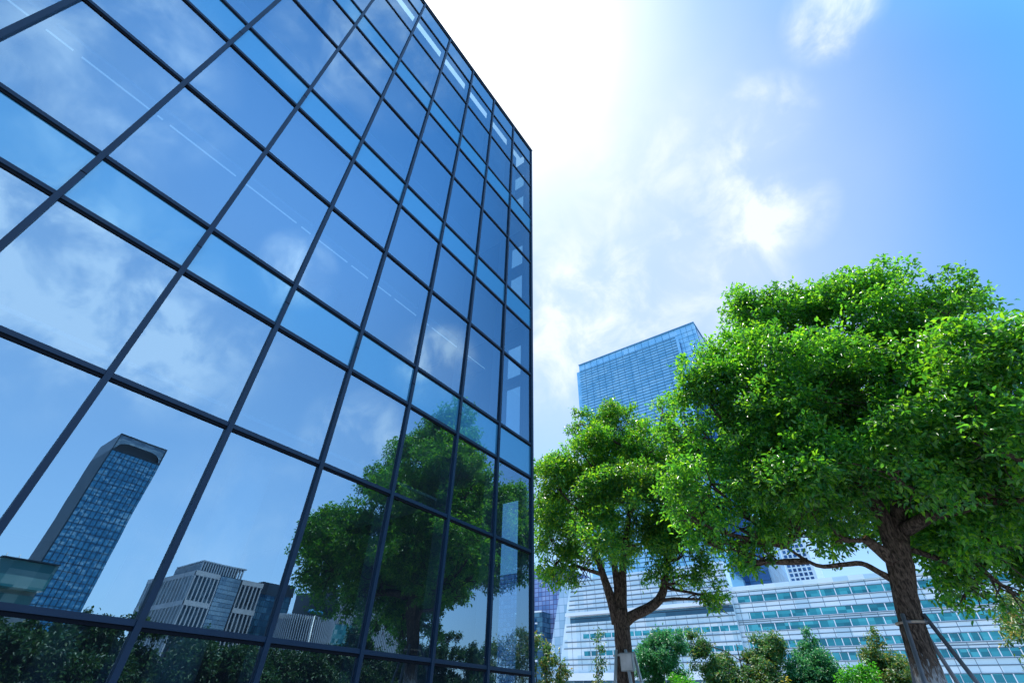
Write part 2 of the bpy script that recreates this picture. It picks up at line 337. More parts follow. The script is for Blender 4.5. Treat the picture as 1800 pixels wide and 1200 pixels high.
# ------------------------------------------------------------------ ground
g = MB(); g.quad([(-1500, -1500, 0), (1500, -1500, 0), (1500, 2500, 0), (-1500, 2500, 0)])
o = g.build('ground', 'paving'); o['kind'] = 'structure'; o['label'] = 'grey paved ground of the plaza'
pmat('grass', (.04, .10, .02), .9, 0, .1, (3, .4), (60, .6))
for (x0, x1, y0, y1) in ((14, 60, -10, 70), (-30, 14, 16, 60)):
    g = MB(); g.quad([(x0, y0, .004), (x1, y0, .004), (x1, y1, .004), (x0, y1, .004)])
    o = g.build('lawn', 'grass'); o['kind'] = 'structure'

# ------------------------------------------------------------------ the glass office building
XF = -5.0
Z = [EYE+5*h for h in (3.292, 3.097, 2.809, 2.453, 2.306, 2.029, 1.661, 1.519, 1.237, .877, .733, .453, .094)] + [0.02]
SP = 5*.22693
def ym(i): return 5*1.47306 - SP*(8-i)
YE = ym(8)
B = thing('glass_office_building', 'glass office building with dark mullion grid mirroring sky and a tree, in the left foreground', 'building', (XF, 0, 0))
rnd = random.Random(7)
I0, IL = -2, -9
for i in range(IL, 9):
    m = MB(); y = ym(i)
    wdt = .026 if i < 8 else .034
    m.box(XF-.02, XF+.038, y-wdt, y+wdt, 0.0, Z[0]+.05, 0)
    for zz in (Z[9]-.35, Z[6]-.35, Z[3]-.35):      # expansion joints of the caps
        m.box(XF+.03, XF+.0395, y-wdt-.002, y+wdt+.002, zz, zz+.012, 1)
    m.build('mullion', ['aluminium', 'joint_gap_shade'], B)
    m = MB(); m.box(XF-.24, XF-.021, y-.03, y+.03, 0.0, Z[0]-.02, 0); m.build('inner_mullion', 'inner_frame', B)
for k, z in enumerate(Z[:-1]):
    m = MB(); h = .029
    for i in range(IL, 8):
        y0, y1 = ym(i)+.0265, ym(i+1)-(.0265 if i < 7 else .0345)
        m.box(XF-.03, XF+.026, y0, y1, z-h+.012, z+h, 0)
        m.box(XF-.03, XF+.014, y0, y1, z-h-.018, z-h+.0115, 1)  # black strip painting the shadow gap under the cap
    m.build('transom', ['aluminium', 'joint_gap_shade'], B)
def pane(name, mat, i, k, parent=B, mbx=None):
    y0, y1, z0, z1 = ym(i)+.01, ym(i+1)-.01, Z[k+1]+.01, Z[k]-.01
    ty, tz = rnd.gauss(0, .0019), rnd.gauss(0, .0016)
    bow = rnd.gauss(.0, .0005)
    n = 6; cy, cz = (y0+y1)/2, (z0+z1)/2
    m = mbx or MB(); b = len(m.v)
    for a in range(n+1):
        for c in range(n+1):
            y = y0+(y1-y0)*a/n; z = z0+(z1-z0)*c/n
            u_, v_ = (2*a/n-1), (2*c/n-1)
            m.v.append((XF+ty*(y-cy)+tz*(z-cz)+bow*(1-u_*u_)*(1-v_*v_), y, z))
    for a in range(n):
        for c in range(n):
            q = b+a*(n+1)+c; m.f.append((q, q+n+1, q+n+2, q+1)); m.m.append(0); m.smooth.append(True)
    if mbx is None: return m.build(name, mat, parent)
SPAN = (0, 3, 6, 9)
far_v, far_s = MB(), MB()
for i in range(IL, 8):
    for k in range(13):
        if k in SPAN:
            mat = 'parapet_glass' if k == 0 else 'spandrel_glass'
            if i >= I0: pane('parapet_pane' if k == 0 else 'spandrel_panel', mat, i, k)
            elif k: pane('', mat, i, k, mbx=far_s)
        else:
            if i >= I0: pane('glass_pane', 'vision_glass', i, k)
            else: pane('', '', i, k, mbx=far_v)
o = far_v.build('glass_pane', 'vision_glass', B); o['kind'] = 'stuff'
o = far_s.build('spandrel_panel', 'spandrel_glass', B); o['kind'] = 'stuff'
# top trim and roof upstand behind the parapet glass
m = MB(); m.box(XF-.10, XF+.05, ym(IL), YE+.045, Z[0]+.051, Z[0]+.09, 0); m.build('coping', 'aluminium', B)
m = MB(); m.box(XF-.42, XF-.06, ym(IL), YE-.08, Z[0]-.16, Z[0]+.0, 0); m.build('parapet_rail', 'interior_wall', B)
m = MB(); m.box(-17, XF-.45, ym(IL), YE-.3, Z[3]+.02, Z[1]+.52, 0); m.build('roof_upstand', 'concrete', B)
# floors with their ceilings, columns, rooms
XB = -17.0; YB = ym(IL)-.2
for k in (3, 6, 9):
    m = MB(); m.box(XB, XF-.22, YB, YE-.25, Z[k+1]+.03, Z[k]-.03, 0); m.build('floor_slab', 'ceiling_paint', B)
    for q in range(IL, 8) if k == 6 else ():
        m = MB(); m.box(XF-1.27, XF-1.252, ym(q)+.10, ym(q+1)-.0, Z[k+1]-.86, Z[k+1]-.845, 0); m.build('ceiling_edge_glow', 'ceiling_edge_glow', B)  # pale ceiling edge, glow added so it shows behind the glass
    m = MB(); m.box(XB, XF-1.31, YB, YE-1.0, Z[k+1]-.60, Z[k+1]-.55, 0); m.build('suspended_ceiling', 'ceiling_paint', B)
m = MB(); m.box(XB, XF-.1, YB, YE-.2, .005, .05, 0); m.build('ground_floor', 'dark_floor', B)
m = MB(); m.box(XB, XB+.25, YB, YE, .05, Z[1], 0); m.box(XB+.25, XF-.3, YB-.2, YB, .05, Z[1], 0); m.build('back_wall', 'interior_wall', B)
for y in (YE-4.2, YE-9.5, YE-14.5):
    for x in (-7.6, -12.5):
        m = MB(); m.tube([(x, y, .05), (x, y, Z[3]-.5)], [.3, .3], 18); m.build('column', 'ceiling_paint', B)
# return wall at the far end with its tall openings
m = MB(); yA, yB = YE-.24, YE-.05
holes = [(.15, 4.15), (5.35, 6.85), (7.03, 8.08), (9.3, 10.66), (10.92, 12.0), (13.3, 14.62), (14.9, 15.95)]
m.box(XF-.14, XF-.045, yA, yB, .0, Z[0]-.03)
m.box(XB, XF-.66, yA, yB, .0, Z[1])
zc = 0
for a, b in holes: m.box(XF-.66, XF-.14, yA+.001, yB-.001, zc, a); zc = b
m.box(XF-.66, XF-.14, yA+.001, yB-.001, zc, Z[1])
m.build('end_wall', 'interior_wall', B)
m = MB()
for a, b in holes: m.quad([(XF-.66, YE-.12, a), (XF-.14, YE-.12, a), (XF-.14, YE-.12, b), (XF-.66, YE-.12, b)])
m.build('end_window', 'clear_glass', B)
m = MB(); m.quad([(XF-1.1, YE-1.4, 5.35), (XF-.35, YE-1.4, 5.35), (XF-.35, YE-1.4, 6.5), (XF-1.1, YE-1.4, 6.5)])
m.box(XF-1.1, XF-.33, YE-1.41, YE-1.37, 6.5, 6.54, 1)
m.build('glass_balustrade', ['clear_glass', 'aluminium'], B)

# ------------------------------------------------------------------ white banded building (far right)
Y1 = 150.0
def zz(h): return EYE+Y1*h
xa, xb, xr = -.565*Y1, -.2335*Y1, .55*Y1
zt, zl = zz(.1875), zz(.232)
Wb = thing('white_office_block', 'long white banded office block with teal window ribbons behind the small trees', 'building', (0, Y1, 0))
m = MB()
m.box(xb, xr, Y1, Y1+40, zz(.012), zt, 0)
m.box(xb, xr, Y1-.5, Y1-.002, zt-.9, zt+.15, 0)
m.prism([(-.604*Y1, zz(.062)), (xb-.01, zz(.062)), (xb-.01, zl), (-.567*Y1, zl)], Y1-1.5, Y1+3.5, 'y', 0)
m.build('wall', 'band_panel', Wb)
rows = [.1675, .1414, .1236, .0983, .0796, .0508, .030]
def ribbon(x0, x1, yf, zc, hh, sub=True, pitch=3.35, off=0.):
    m = MB(); m.box(x0, x1, yf-.06, yf+.3, zc-hh, zc+hh, 0); o = m.build('window_band', 'teal_window', Wb)
    f = MB(); x = x0+off; poly = [(x0, zc-hh-.1), (x0, zc-hh)]
    while x < x1-.2:      # one comb-shaped frame: sill rail with its mullions
        poly += [(x-.10, zc-hh), (x-.10, zc+hh), (x+.10, zc+hh), (x+.10, zc-hh)]
        if sub and x+pitch/2 < x1-.1: q = x+pitch/2; poly += [(q-.05, zc-hh), (q-.05, zc+hh), (q+.05, zc+hh), (q+.05, zc-hh)]
        x += pitch
    poly += [(x1, zc-hh), (x1, zc-hh-.1)]
    f.prism(poly, yf-.16, yf-.061, 'y', 0)
    f.build('window_frame', 'white_panel_clean', o)
for i, h in enumerate(rows):
    x0 = xb+(1.0 if i in (0,) else 3.0 if i == 1 else 1.5)
    ribbon(x0, xr, Y1, zz(h), .74, i > 2, 3.35, .2*i+.11)
m = MB()      # ledges and panel joints
hs = sorted(rows)
for h in hs:
    m.box(xb, xr, Y1-.32, Y1-.004, zz(h)-.98, zz(h)-.86, 0)
    m.box(xb, xr, Y1-.20, Y1-.004, zz(h)+.76, zz(h)+.88, 0)
for h in (.1545, .1325, .111, .089, .0655, .0405, .1790):
    m.box(xb, xr, Y1-.10, Y1-.004, zz(h)-.09, zz(h)+.09, 0)
x = xb+1.2
while x < xr:
    m.box(x-.05, x+.05, Y1-.035, Y1-.005, zz(.013), zt-1, 0); x += 3.35
m.build('ledge', 'seam', Wb)
# left volume
yf = Y1-1.5
def xl(h): return Y1*(-.604+(.604-.567)*(h-.062)/(.232-.062))
m = MB()
for h in (.2265, .2165, .2075, .199, .1905, .182, .1735, .143, .1335, .115, .104, .085, .076):
    m.box(xl(h)+.9, xb-.02, yf-.35, yf-.004, zz(h)-.11, zz(h)+.11, 0)
for k in range(int((xb-Y1*-.6)/3.1)):
    x = xb-.8-k*3.1; h0 = .0625; 
    h1 = .232
    if x < Y1*-.568: h1 = .17
    if x < Y1*-.585: continue
    m.box(x-.04, x+.04, yf-.04, yf-.005, zz(.068), zz(h1)-.3, 0)
m.build('ledge', 'seam', Wb)
m = MB(); m.prism([(xl(.160)+1.0, zz(.160)), (xb-.03, zz(.160)), (xb-.03, zz(.166)), (xl(.166)+1.0, zz(.166))], yf-2.2, yf-.006, 'y', 0); m.build('canopy', 'white_panel_clean', Wb)
m = MB(); m.box(xl(.15)+2, xb-.05, yf-.06, yf-.003, zz(.1485), zz(.1598), 0); m.build('window_band', 'blue_curtain_glass', Wb)  # flat dark strip standing in for the shaded recess below the canopy
for h in (.124, .0945):
    ribbon(-.543*Y1, xb-.05, yf, zz(h), .62, False, 2.45)
m = MB(); m.box(-.606*Y1, xb, yf-1.2, yf-.008, zz(.0505), zz(.0625), 0); m.build('canopy', 'white_panel_clean', Wb)
m = MB(); m.box(-.60*Y1, xb, yf+1.5, yf+3, 0, zz(.052), 0); m.build('ground_storey', 'ground_storey_glass', Wb)
m = MB(); m.box(xb, xr, Y1+1.5, Y1+3, 0, zz(.0125), 0); m.build('ground_storey', 'ground_storey_glass', Wb)
m = MB(); m.prism([(-.645*Y1, zz(.02)), (-.6045*Y1, zz(.02)), (-.5675*Y1, zz(.231)), (-.592*Y1, zz(.231))], Y1-1.2, Y1+38, 'y', 0); m.build('glazed_end', 'glass_end', Wb)

# ------------------------------------------------------------------ louvred tower behind it
Y2 = 220.0
def tz(h): return EYE+Y2*h
T = thing('louvred_glass_tower', 'tall blue tower with horizontal louvres rising behind the trees', 'building', (0, Y2, 0))
x0, x1, x2 = -.506*Y2, -.2079*Y2, -.1631*Y2
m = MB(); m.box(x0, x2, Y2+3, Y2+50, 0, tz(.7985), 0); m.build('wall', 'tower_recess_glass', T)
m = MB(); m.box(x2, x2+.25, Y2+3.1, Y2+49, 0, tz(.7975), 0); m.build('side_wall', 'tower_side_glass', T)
m = MB(); m.box(x0, x1, Y2, Y2+2.999, tz(.19)-40, tz(.785), 0)
m.box(x0, x2-.02, Y2, Y2+2.999, tz(.7851), tz(.806), 0); m.box(x1+.02, x2-.02, Y2, Y2+2.9, tz(.675), tz(.785), 0)
m.build('screen', 'tower_glass', T)
m = MB(); m.box(x0-2.3, x0-.02, Y2+.6, Y2+20, 0, tz(.787), 0); m.build('side_fin', 'tower_glass', T)
m = MB(); h = .781
while h > .2:
    m.box(x0+.3, x1-2.0, Y2-.45, Y2-.003, tz(h)-.15, tz(h)+.15, 0); h -= .0087
x = x0+4.2
while x < x1-1:
    m.box(x-.07, x+.07, Y2-.18, Y2-.002, tz(.2), tz(.806), 0); x += 4.35
x = x1+2
while x < x2:
    m.box(x-.08, x+.08, Y2-.1, Y2-.002, tz(.676), tz(.806), 0); x += 3.2
for h in (.7855, .770, .755, .740, .725, .710, .695): m.box((x1 if h < .785 else x0), x2, Y2-.12, Y2-.003, tz(h)-.1, tz(h)+.1, 0)
m.box(x0-.1, x2+.5, Y2-.6, Y2+50, tz(.8062), tz(.809), 0)
m.build('louvre', 'seam_blue', T)
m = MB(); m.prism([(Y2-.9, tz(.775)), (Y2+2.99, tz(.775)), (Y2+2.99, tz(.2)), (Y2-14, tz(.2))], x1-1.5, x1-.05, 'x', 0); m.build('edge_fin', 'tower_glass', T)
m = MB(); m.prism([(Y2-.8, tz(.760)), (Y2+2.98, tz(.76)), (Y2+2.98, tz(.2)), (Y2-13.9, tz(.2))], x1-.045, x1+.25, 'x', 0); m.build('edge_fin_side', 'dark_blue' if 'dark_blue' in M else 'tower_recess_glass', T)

# small-windowed slab and lilac tower
G = thing('grid_window_block', 'pale block with a grid of small square windows right of the tall tower foot', 'building', (-.105*230, 230, 0))
m = MB(); gx0, gx1, gz1 = -.131*230, -.088*230, EYE+.272*230
m.box(gx0, gx1, 230, 260, 0, gz1, 0); m.build('wall', 'white_panel', G)
m = MB(); x = gx0+.6
while x < gx1-1.2:
    z = EYE+.18*230
    while z < gz1-2: m.box(x, x+1.15, 229.93, 229.99, z, z+1.2, 0); z += 1.75
    x += 1.75
m.build('window', 'tower_recess_glass', G)
H = thing('lilac_office_tower', 'hazy lilac blue office tower seen just right of the glass corner', 'building', (-.66*240, 240, 0))
m = MB(); m.box(-.80*240, -.588*240, 240, 275, 0, EYE+.265*240, 0); m.build('wall', 'hazed_tower_glass', H)
m = MB(); m.box(-.70*240, -.628*240, 232, 239.9, 0, EYE+.172*240, 0)
m.box(-.665*240, -.645*240, 231, 231.95, EYE+.09*240, EYE+.16*240, 1); m.build('podium', ['blue_curtain_glass', 'tower_recess_glass'], H)
m = MB()
for h, a, b in ((.172, -.70, -.628), (.150, -.69, -.64), (.128, -.70, -.635), (.107, -.69, -.63), (.083, -.70, -.64)):
    m.box(a*240, b*240, 231.2, 231.99, EYE+h*240-.35, EYE+h*240+.35, 0)
m.build('ledge', 'white_panel_clean', H)

# ------------------------------------------------------------------ city on the other side of the plaza (mirrored in the glass)
def far(X): return -10+X
X = 400.0; xr_ = far(X)
T2 = thing('slab_tower', 'dark topped blue glass tower mirrored in the lower left panes', 'building', (xr_, .22*X, 0))
ya, yb_ = .1844*X, .2635*X; th = EYE+.3675*X; tc_ = EYE+.3385*X
m = MB(); m.box(xr_, xr_+37, ya, yb_, 0, tc_, 0); m.build('wall', 'tall_shaded_glass', T2)
m = MB(); m.box(xr_-.3, xr_-.01, ya+.5, yb_-.3, 0, tc_-.5, 0); m.build('window_wall', 'tall_sunlit_glass', T2)
m = MB(); y = ya+.5
while y < yb_: m.box(xr_-.62, xr_-.31, y-.14, y+.14, 0, tc_-.5, 0); y += 2.95
z = 20
while z < tc_: m.box(xr_-.45, xr_-.31, ya+.5, yb_-.3, z-.12, z+.12, 0); z += 4.5
m.build('mullion', 'dark_cladding', T2)
m = MB()      # crown: open frame with an arched soffit
m.box(xr_-.4, xr_+37, ya, ya+.6, tc_, th, 0); m.box(xr_-.4, xr_+37, yb_-.6, yb_, tc_, th, 0); m.box(xr_+36, xr_+37, ya+.6, yb_-.6, tc_, th, 0)
m.box(xr_-.4, xr_+.6, ya+.6, yb_-.6, tc_+.02, tc_+.8, 0)
yc, hw = (ya+yb_)/2, (yb_-ya)/2-.6; arch = []
for k in range(21):
    t_ = -1+2*k/20; arch.append((yc+t_*hw*.96, tc_+1.2+5.6*(max(0, 1-abs(t_)**4))**.5))
m.prism([(ya+.6, th-.3), (ya+.6, tc_+.8)] + arch + [(yb_-.6, tc_+.8), (yb_-.6, th-.3)], xr_+.2, xr_+.7, 'x', 1)
m.box(xr_+7, xr_+7.5, ya+.6, yb_-.6, tc_+.8, th-1, 0)
m.box(xr_-.5, xr_+1.0, ya, yb_, th-.3, th+.4, 0)
m.build('crown', ['dark_cladding', 'pale_curtain_glass'], T2)

X = 200.0; xr_ = far(X)
Q = thing('stone_grid_block', 'stone framed office block with tall window fins mirrored in the glass', 'building', (xr_, .45*X, 0))
ya, yb_ = .391*X, .522*X; th = EYE+.186*X
m = MB(); m.box(xr_, xr_+34, ya, yb_, 0, th, 0); m.build('wall', 'block_glass', Q)
m = MB()
def grid_face(m, a, b, put):
    for zc in (th-.9, th-10.3, th-19.7): put(m, a, b, zc-.7, zc+.9)
    y = a
    while y < b: put(m, y, y+.42, 8, th-.3); y += 1.5
putx = lambda m, a, b, z0, z1: m.box(xr_-.5-(.05 if b-a > 1 else 0), xr_-.02, a, b, z0, z1, 0)
ym1, ym2 = ya+9.2, ya+17.2
grid_face(m, ya, ym1, putx); grid_face(m, ym2+.8, yb_, putx)
puty = lambda m, a, b, z0, z1: m.box(a, b, ya-.10-(.05 if b-a > 1 else 0), ya-.02, z0, z1, 0)
for zc in (th-.9, th-10.3, th-19.7): puty(m, xr_+.2, xr_+34, zc-.7, zc+.9)
x = xr_+.2
while x < xr_+33.5: puty(m, x, x+.8, 8, th-.3); x += 2.8
m.build('stone_frame', 'stone_frame', Q)
m = MB(); m.box(xr_-.9, xr_-.03, ym1+.4, ym2, 0, th-.4, 0); m.build('glass_bay', 'pale_curtain_glass', Q)
m = MB(); m.box(xr_-.7, xr_-.02, ym2+.1, ym2+.7, 0, th-.5, 0); m.build('recess', 'dark_cladding', Q)
m = MB(); y = ya+2
while y < ya+19: m.box(xr_+2, xr_+2.6, y, y+.45, th, th+3.6, 0); y += 1.0
x = xr_+3
while x < xr_+24: m.box(x, x+.45, ya+2, ya+2.6, th, th+3.4, 0); x += 1.1
m.box(xr_+1.9, xr_+24, ya+1.9, ya+19.2, th+3.6, th+4.0, 0)
m.build('roof_screen', 'grey_fin', Q)
m = MB(); m.box(xr_+4, xr_+22, ya+4, ya+17, th, th+3.4, 0); m.build('plant_room', 'dark_cladding', Q)

Q2 = thing('blue_glass_block', 'blue glass block with dark parapet beside the stone framed block in the mirror image', 'building', (xr_+8, .56*X, 0))
m = MB(); m.box(xr_+2, xr_+30, yb_+.6, .600*X, 0, th-3.0, 0); m.build('wall', 'blue_curtain_glass', Q2)
m = MB(); m.box(xr_+1.7, xr_+30.3, yb_+.6, .602*X, th-2.99, th+1.2, 0); m.build('parapet', 'dark_cladding', Q2)

X = 170.0; xr_ = far(X)
C1 = thing('round_fin_building', 'low round building ringed by vertical fins mirrored beside the lamp', 'building', (xr_+10, .67*X, 0))
cy, R1, hc = .668*X, 10.5, EYE+.146*X
m = MB(); m.tube([(xr_+10, cy, 0), (xr_+10, cy, hc-.3)], [R1, R1], 48); m.build('wall', 'dark_cladding', C1)
m = MB()
for k in range(90):
    a = 2*math.pi*k/90; c, s_ = math.cos(a), math.sin(a); px_, py_ = xr_+10+c*(R1+.35), cy+s_*(R1+.35)
    tx, ty = -s_*.14, c*.14; nx_, ny_ = c*.3, s_*.3
    poly = [(px_-tx-nx_, py_-ty-ny_), (px_+tx-nx_, py_+ty-ny_), (px_+tx+nx_, py_+ty+ny_), (px_-tx+nx_, py_-ty+ny_)]
    m.prism(poly, 0, hc, 'z', 0)
m.build('fin', 'grey_fin', C1)
X = 190.0; xr_ = far(X)
C2 = thing('striped_fin_block', 'tall striped block with vertical fins and teal glass corner in the mirror image', 'building', (xr_, .8*X, 0))
ya, yb_ = .70*X, .915*X; h1 = EYE+.205*X
m = MB(); m.box(xr_+1, xr_+30, ya, yb_, 0, h1, 0); m.box(xr_+.5, xr_+.99, ya, ya+11, 0, h1-12.5, 1); m.build('wall', ['dark_cladding', 'teal_low_glass'], C2)
m = MB(); y = ya
while y < yb_: m.box(xr_+.3, xr_+.95, y, y+.45, (h1-12.4 if y < ya+11 else 0), h1+.2, 0); y += .95
m.box(xr_+.2, xr_+.96, ya, yb_, h1+.21, h1+.7, 0)
m.build('fin', 'grey_fin', C2)

X = 80.0; xr_ = far(X)
L1 = thing('low_teal_glazed_block', 'low block with teal glazed box and brown cladding mirrored at the lower left', 'building', (xr_, .15*X, 0))
m = MB(); m.box(xr_, xr_+20, .03*X, .200*X, 0, EYE+.1285*X, 0); m.build('wall', 'stone_frame', L1)
m = MB(); m.box(xr_-2.2, xr_-.01, .135*X, .2015*X, EYE+.117*X, EYE+.1495*X, 0); m.build('glazed_box', 'teal_low_glass', L1)
m = MB(); m.box(xr_-2.6, xr_+19, .134*X, .2025*X, EYE+.150*X, EYE+.1515*X, 0); m.box(xr_-.02, xr_+19, .03*X, .134*X, EYE+.129*X, EYE+.1495*X, 0); m.build('roof', 'dark_cladding', L1)
m = MB(); m.box(xr_-.3, xr_-.02, .05*X, .199*X, EYE+.100*X, EYE+.112*X, 0); m.build('window', 'teal_low_glass', L1)
m = MB()
for y in (.150*X, .165*X):
    m.box(xr_+1, xr_+1.8, y, y+.8, EYE+.1516*X, EYE+.1585*X, 0); m.tube([(xr_+1, y-.5, EYE+.151*X), (xr_+1, y-.5, EYE+.163*X)], [.05, .05], 6)
m.build('roof_equipment', 'steel_white', L1)

# street lamp mirrored left of the fin building
lx, ly = far(34.0), .6565*34; lh = EYE+.152*34
Lm = thing('street_lamp', 'white plaza lamp with two flat blue heads mirrored left of the tree', 'street lamp', (lx, ly, 0))
m = MB(); m.tube([(lx, ly, 0), (lx, ly, .5), (lx, ly, lh)], [.11, .075, .05], 12); m.build('pole', 'steel_white', Lm)
for s_ in (-1, 1):
    m = MB(); m.tube([(lx, ly, lh-.05), (lx, ly+s_*.12, lh+.02), (lx, ly+s_*.3, lh+.06), (lx, ly+s_*.5, lh+.03), (lx, ly+s_*.62, lh-.02)], [.05, .1, .14, .11, .03], 10); m.build('lamp_head', 'lamp_blue', Lm)

# low planter wall along the hedge
pw = thing('planter_wall', 'low dark stone planter wall under the mirrored hedge', 'wall', (13, 10, 0))
m = MB(); m.box(12.8, 13.1, -6, 34, 0, 1.0, 0); m.build('wall', 'planter_stone', pw)
m = MB(); m.box(12.72, 13.18, -6, 34, 1.0, 1.07, 0); m.build('coping', 'concrete', pw)

# ------------------------------------------------------------------ trees
def leaf_mesh(name, P, D, Nn, L, W, mat, parent):
    n = len(P); S = np.cross(D, Nn); S /= np.linalg.norm(S, axis=1)[:, None]+1e-9; U_ = np.cross(S, D)
    L = L[:, None]; W = W[:, None]
    v = np.empty((n, 6, 3)); tip = P+D*L - U_*L*.18
    v[:, 0] = P; v[:, 1] = P+D*L*.34+S*W*.5+U_*W*.16; v[:, 2] = P+D*L*.70+S*W*.40+U_*W*.08
    v[:, 3] = tip; v[:, 4] = P+D*L*.70-S*W*.40+U_*W*.08; v[:, 5] = P+D*L*.34-S*W*.5+U_*W*.16
    base = (np.arange(n)*6)[:, None]
    f = np.concatenate([base+np.array([0, 1, 2, 3]), base+np.array([0, 3, 4, 5])], 1).reshape(-1)
    me = bpy.data.meshes.new(name); me.vertices.add(n*6); me.loops.add(len(f)); me.polygons.add(n*2)
    loc = np.array(parent.location)
    me.vertices.foreach_set('co', (v-loc).reshape(-1)); me.loops.foreach_set('vertex_index', f.astype(np.int32))
    me.polygons.foreach_set('loop_start', (np.arange(n*2)*4).astype(np.int32)); me.update(calc_edges=True)
    me.materials.append(M[mat]); o = bpy.data.objects.new(name, me); col.objects.link(o); o.parent = parent
    return o
def unit(a): return a/(np.linalg.norm(a, axis=1)[:, None]+1e-9)
def crown(name, lobes, mat, parent, rs, dens=26, per=11, size=.10, spread=.13, gap=.12, inner=.25, sq=1.0, low=-.75, centre=None, clump=18):
    C = np.array([l[0] for l in lobes]); Rr = np.array([l[1] for l in lobes]); cen = C.mean(0) if centre is None else np.array(centre)
    tips = []; outd = []
    for c, r in zip(C, Rr):
        K = int(clump*r*r)+5; d0 = unit(rs.normal(size=(K, 3))); d0 = d0[d0[:, 2] > low]
        sc_ = c+d0*(rs.uniform(.55, .95, len(d0))*r)[:, None]*np.array([1, 1, sq]); ss = rs.uniform(.26, .44, len(d0))*min(r, 1.15)
        ps, dl = [], []
        for c1_, s1_ in zip(sc_, ss):
            k = max(4, int(dens*4*math.pi*s1_*s1_)); d = unit(rs.normal(size=(k, 3))+np.array([0, 0, .35]))
            q = rs.uniform(0, 1, k); rad = np.where(q < inner, rs.uniform(.2, .8, k), rs.uniform(.8, 1.08, k))*s1_
            ps.append(c1_+d*rad[:, None]*np.array([1.15, 1.15, .8])); dl.append(unit(d+.5*unit((c1_-c)[None])))
        p = np.concatenate(ps); d = np.concatenate(dl)
        # gaps from a coarse field
        wf = rs.normal(size=(4, 3))*2.6; fld = np.sin(p@wf.T+rs.uniform(0, 6.3, 4)).sum(1)
        keep = fld > np.quantile(fld, gap); p = p[keep]; d = d[keep]
        dd = np.linalg.norm(p[:, None]-C[None], axis=2)/Rr[None]      # thin the hidden inside of neighbouring lobes
        deep = (dd < .62).sum(1) > (np.linalg.norm(p-c, axis=1)/r < .62)
        kp = ~deep | (rs.uniform(size=len(p)) < .22)
        tips.append(p[kp]); outd.append(d[kp])
    tips = np.concatenate(tips); outd = np.concatenate(outd); n = len(tips)
    outd = unit(outd+.35*unit(tips-cen)+np.array([0, 0, .15]))
    P = np.repeat(tips, per, 0); O = np.repeat(outd, per, 0); m_ = len(P)
    tax = rs.uniform(-1, .6, m_)[:, None]     # position along the twig
    P = P+O*tax*spread*1.1+rs.normal(size=(m_, 3))*spread*.42
    D = unit(O*.55+rs.normal(size=(m_, 3))*.75+np.array([0, 0, -.28]))
    Nn = unit(rs.normal(size=(m_, 3))*.55+np.array([0, 0, 1.0])+O*.3)
    L = size*rs.uniform(.65, 1.25, m_); W = L*rs.uniform(.38, .52, m_)
    leaf_mesh(name, P, D, Nn, L, W, mat, parent)
    return tips
def wob(a, b, rnd, n=6, amp=.08, sag=0.):
    a, b = Vector(a), Vector(b); L = (b-a).length; out = []
    o1 = Vector([rnd.uniform(-1, 1) for _ in range(3)])*L*amp; o2 = Vector([rnd.uniform(-1, 1) for _ in range(3)])*L*amp
    for i in range(n+1):
        t_ = i/n; out.append(a.lerp(b, t_)+o1*math.sin(math.pi*t_)+o2*math.sin(2*math.pi*t_)*.5+Vector((0, 0, sag*L*math.sin(math.pi*t_))))
    return out
def smooth_path(pts, sub=4):
    pts = [Vector(p) for p in pts]; out = []
    for i in range(len(pts)-1):
        p0 = pts[max(i-1, 0)]; p1 = pts[i]; p2 = pts[i+1]; p3 = pts[min(i+2, len(pts)-1)]
        for k in range(sub):
            t_ = k/sub
            out.append(.5*((2*p1)+(-p0+p2)*t_+(2*p0-5*p1+4*p2-p3)*t_*t_+(-p0+3*p1-3*p2+p3)*t_**3))
    out.append(pts[-1]); return out
def radii(rs_, n):
    return [float(np.interp(i/(n-1)*(len(rs_)-1), range(len(rs_)), rs_)) for i in range(n)]
def limb(m, pts, rr, seg=12, lump=.04, rnd=None, sub=4):
    p = smooth_path(pts, sub); m.tube(p, radii(rr, len(p)), seg, 0, True, lump, rnd); return p

# big camphor tree on the right
rnd = random.Random(3); rs = np.random.RandomState(5)
BT = thing('camphor_tree', 'large leafy tree with thick leaning trunk, the biggest tree on the right', 'tree', (0.02, 9.55, 0))
big = [(1585,555,9.9,1.0),(1480,560,10.2,1.0),(1375,570,9.8,.95),(1300,660,9.3,.95),(1245,705,9.0,.72),(1250,850,8.8,.75),(1300,930,8.9,.62),(1430,690,9.0,1.2),
       (1600,680,9.4,1.2),(1750,640,8.2,.85),(1735,785,8.0,.88),(1845,670,8.8,1.1),(1850,835,9.1,.9),(1560,830,8.2,.75),(1400,830,8.6,1.0),(1400,940,8.9,.5),
       (1745,945,9.8,.7),(1690,1000,10.8,.6),(1470,950,9.9,.4),(1500,700,11.2,1.3),(1620,760,11.3,1.3),(1380,790,10.8,1.1),(1720,900,11.2,1.0),(1490,860,11.3,.9),
       (1900,980,10.4,.45),(1395,900,11.0,.7),(1330,760,9.2,.8),(1640,840,9.0,.7),(1440,800,12.0,1.1),(1330,860,11.8,.8),(1790,1045,10.6,.35),(1225,790,9.0,.6),(1215,870,9.0,.5),(1770,900,9.6,.9),(1680,930,10.4,.8),(1700,1040,11.2,.45),(1820,985,11.2,.7),(1300,985,9.1,.35),(1640,900,11.8,.8),(1318,545,9.8,.62),(1245,955,9.2,.42),(1212,905,9.0,.48),(1200,745,9.1,.5),(1335,985,9.3,.34),(1345,620,9.6,.8),(1230,640,9.2,.45),(1680,560,9.6,.6),(1450,850,12.7,1.1),(1520,770,12.9,1.1),(1390,790,12.6,.9),(1560,900,12.4,.8),(1440,920,12.6,.7),(1600,650,11.8,.9)]
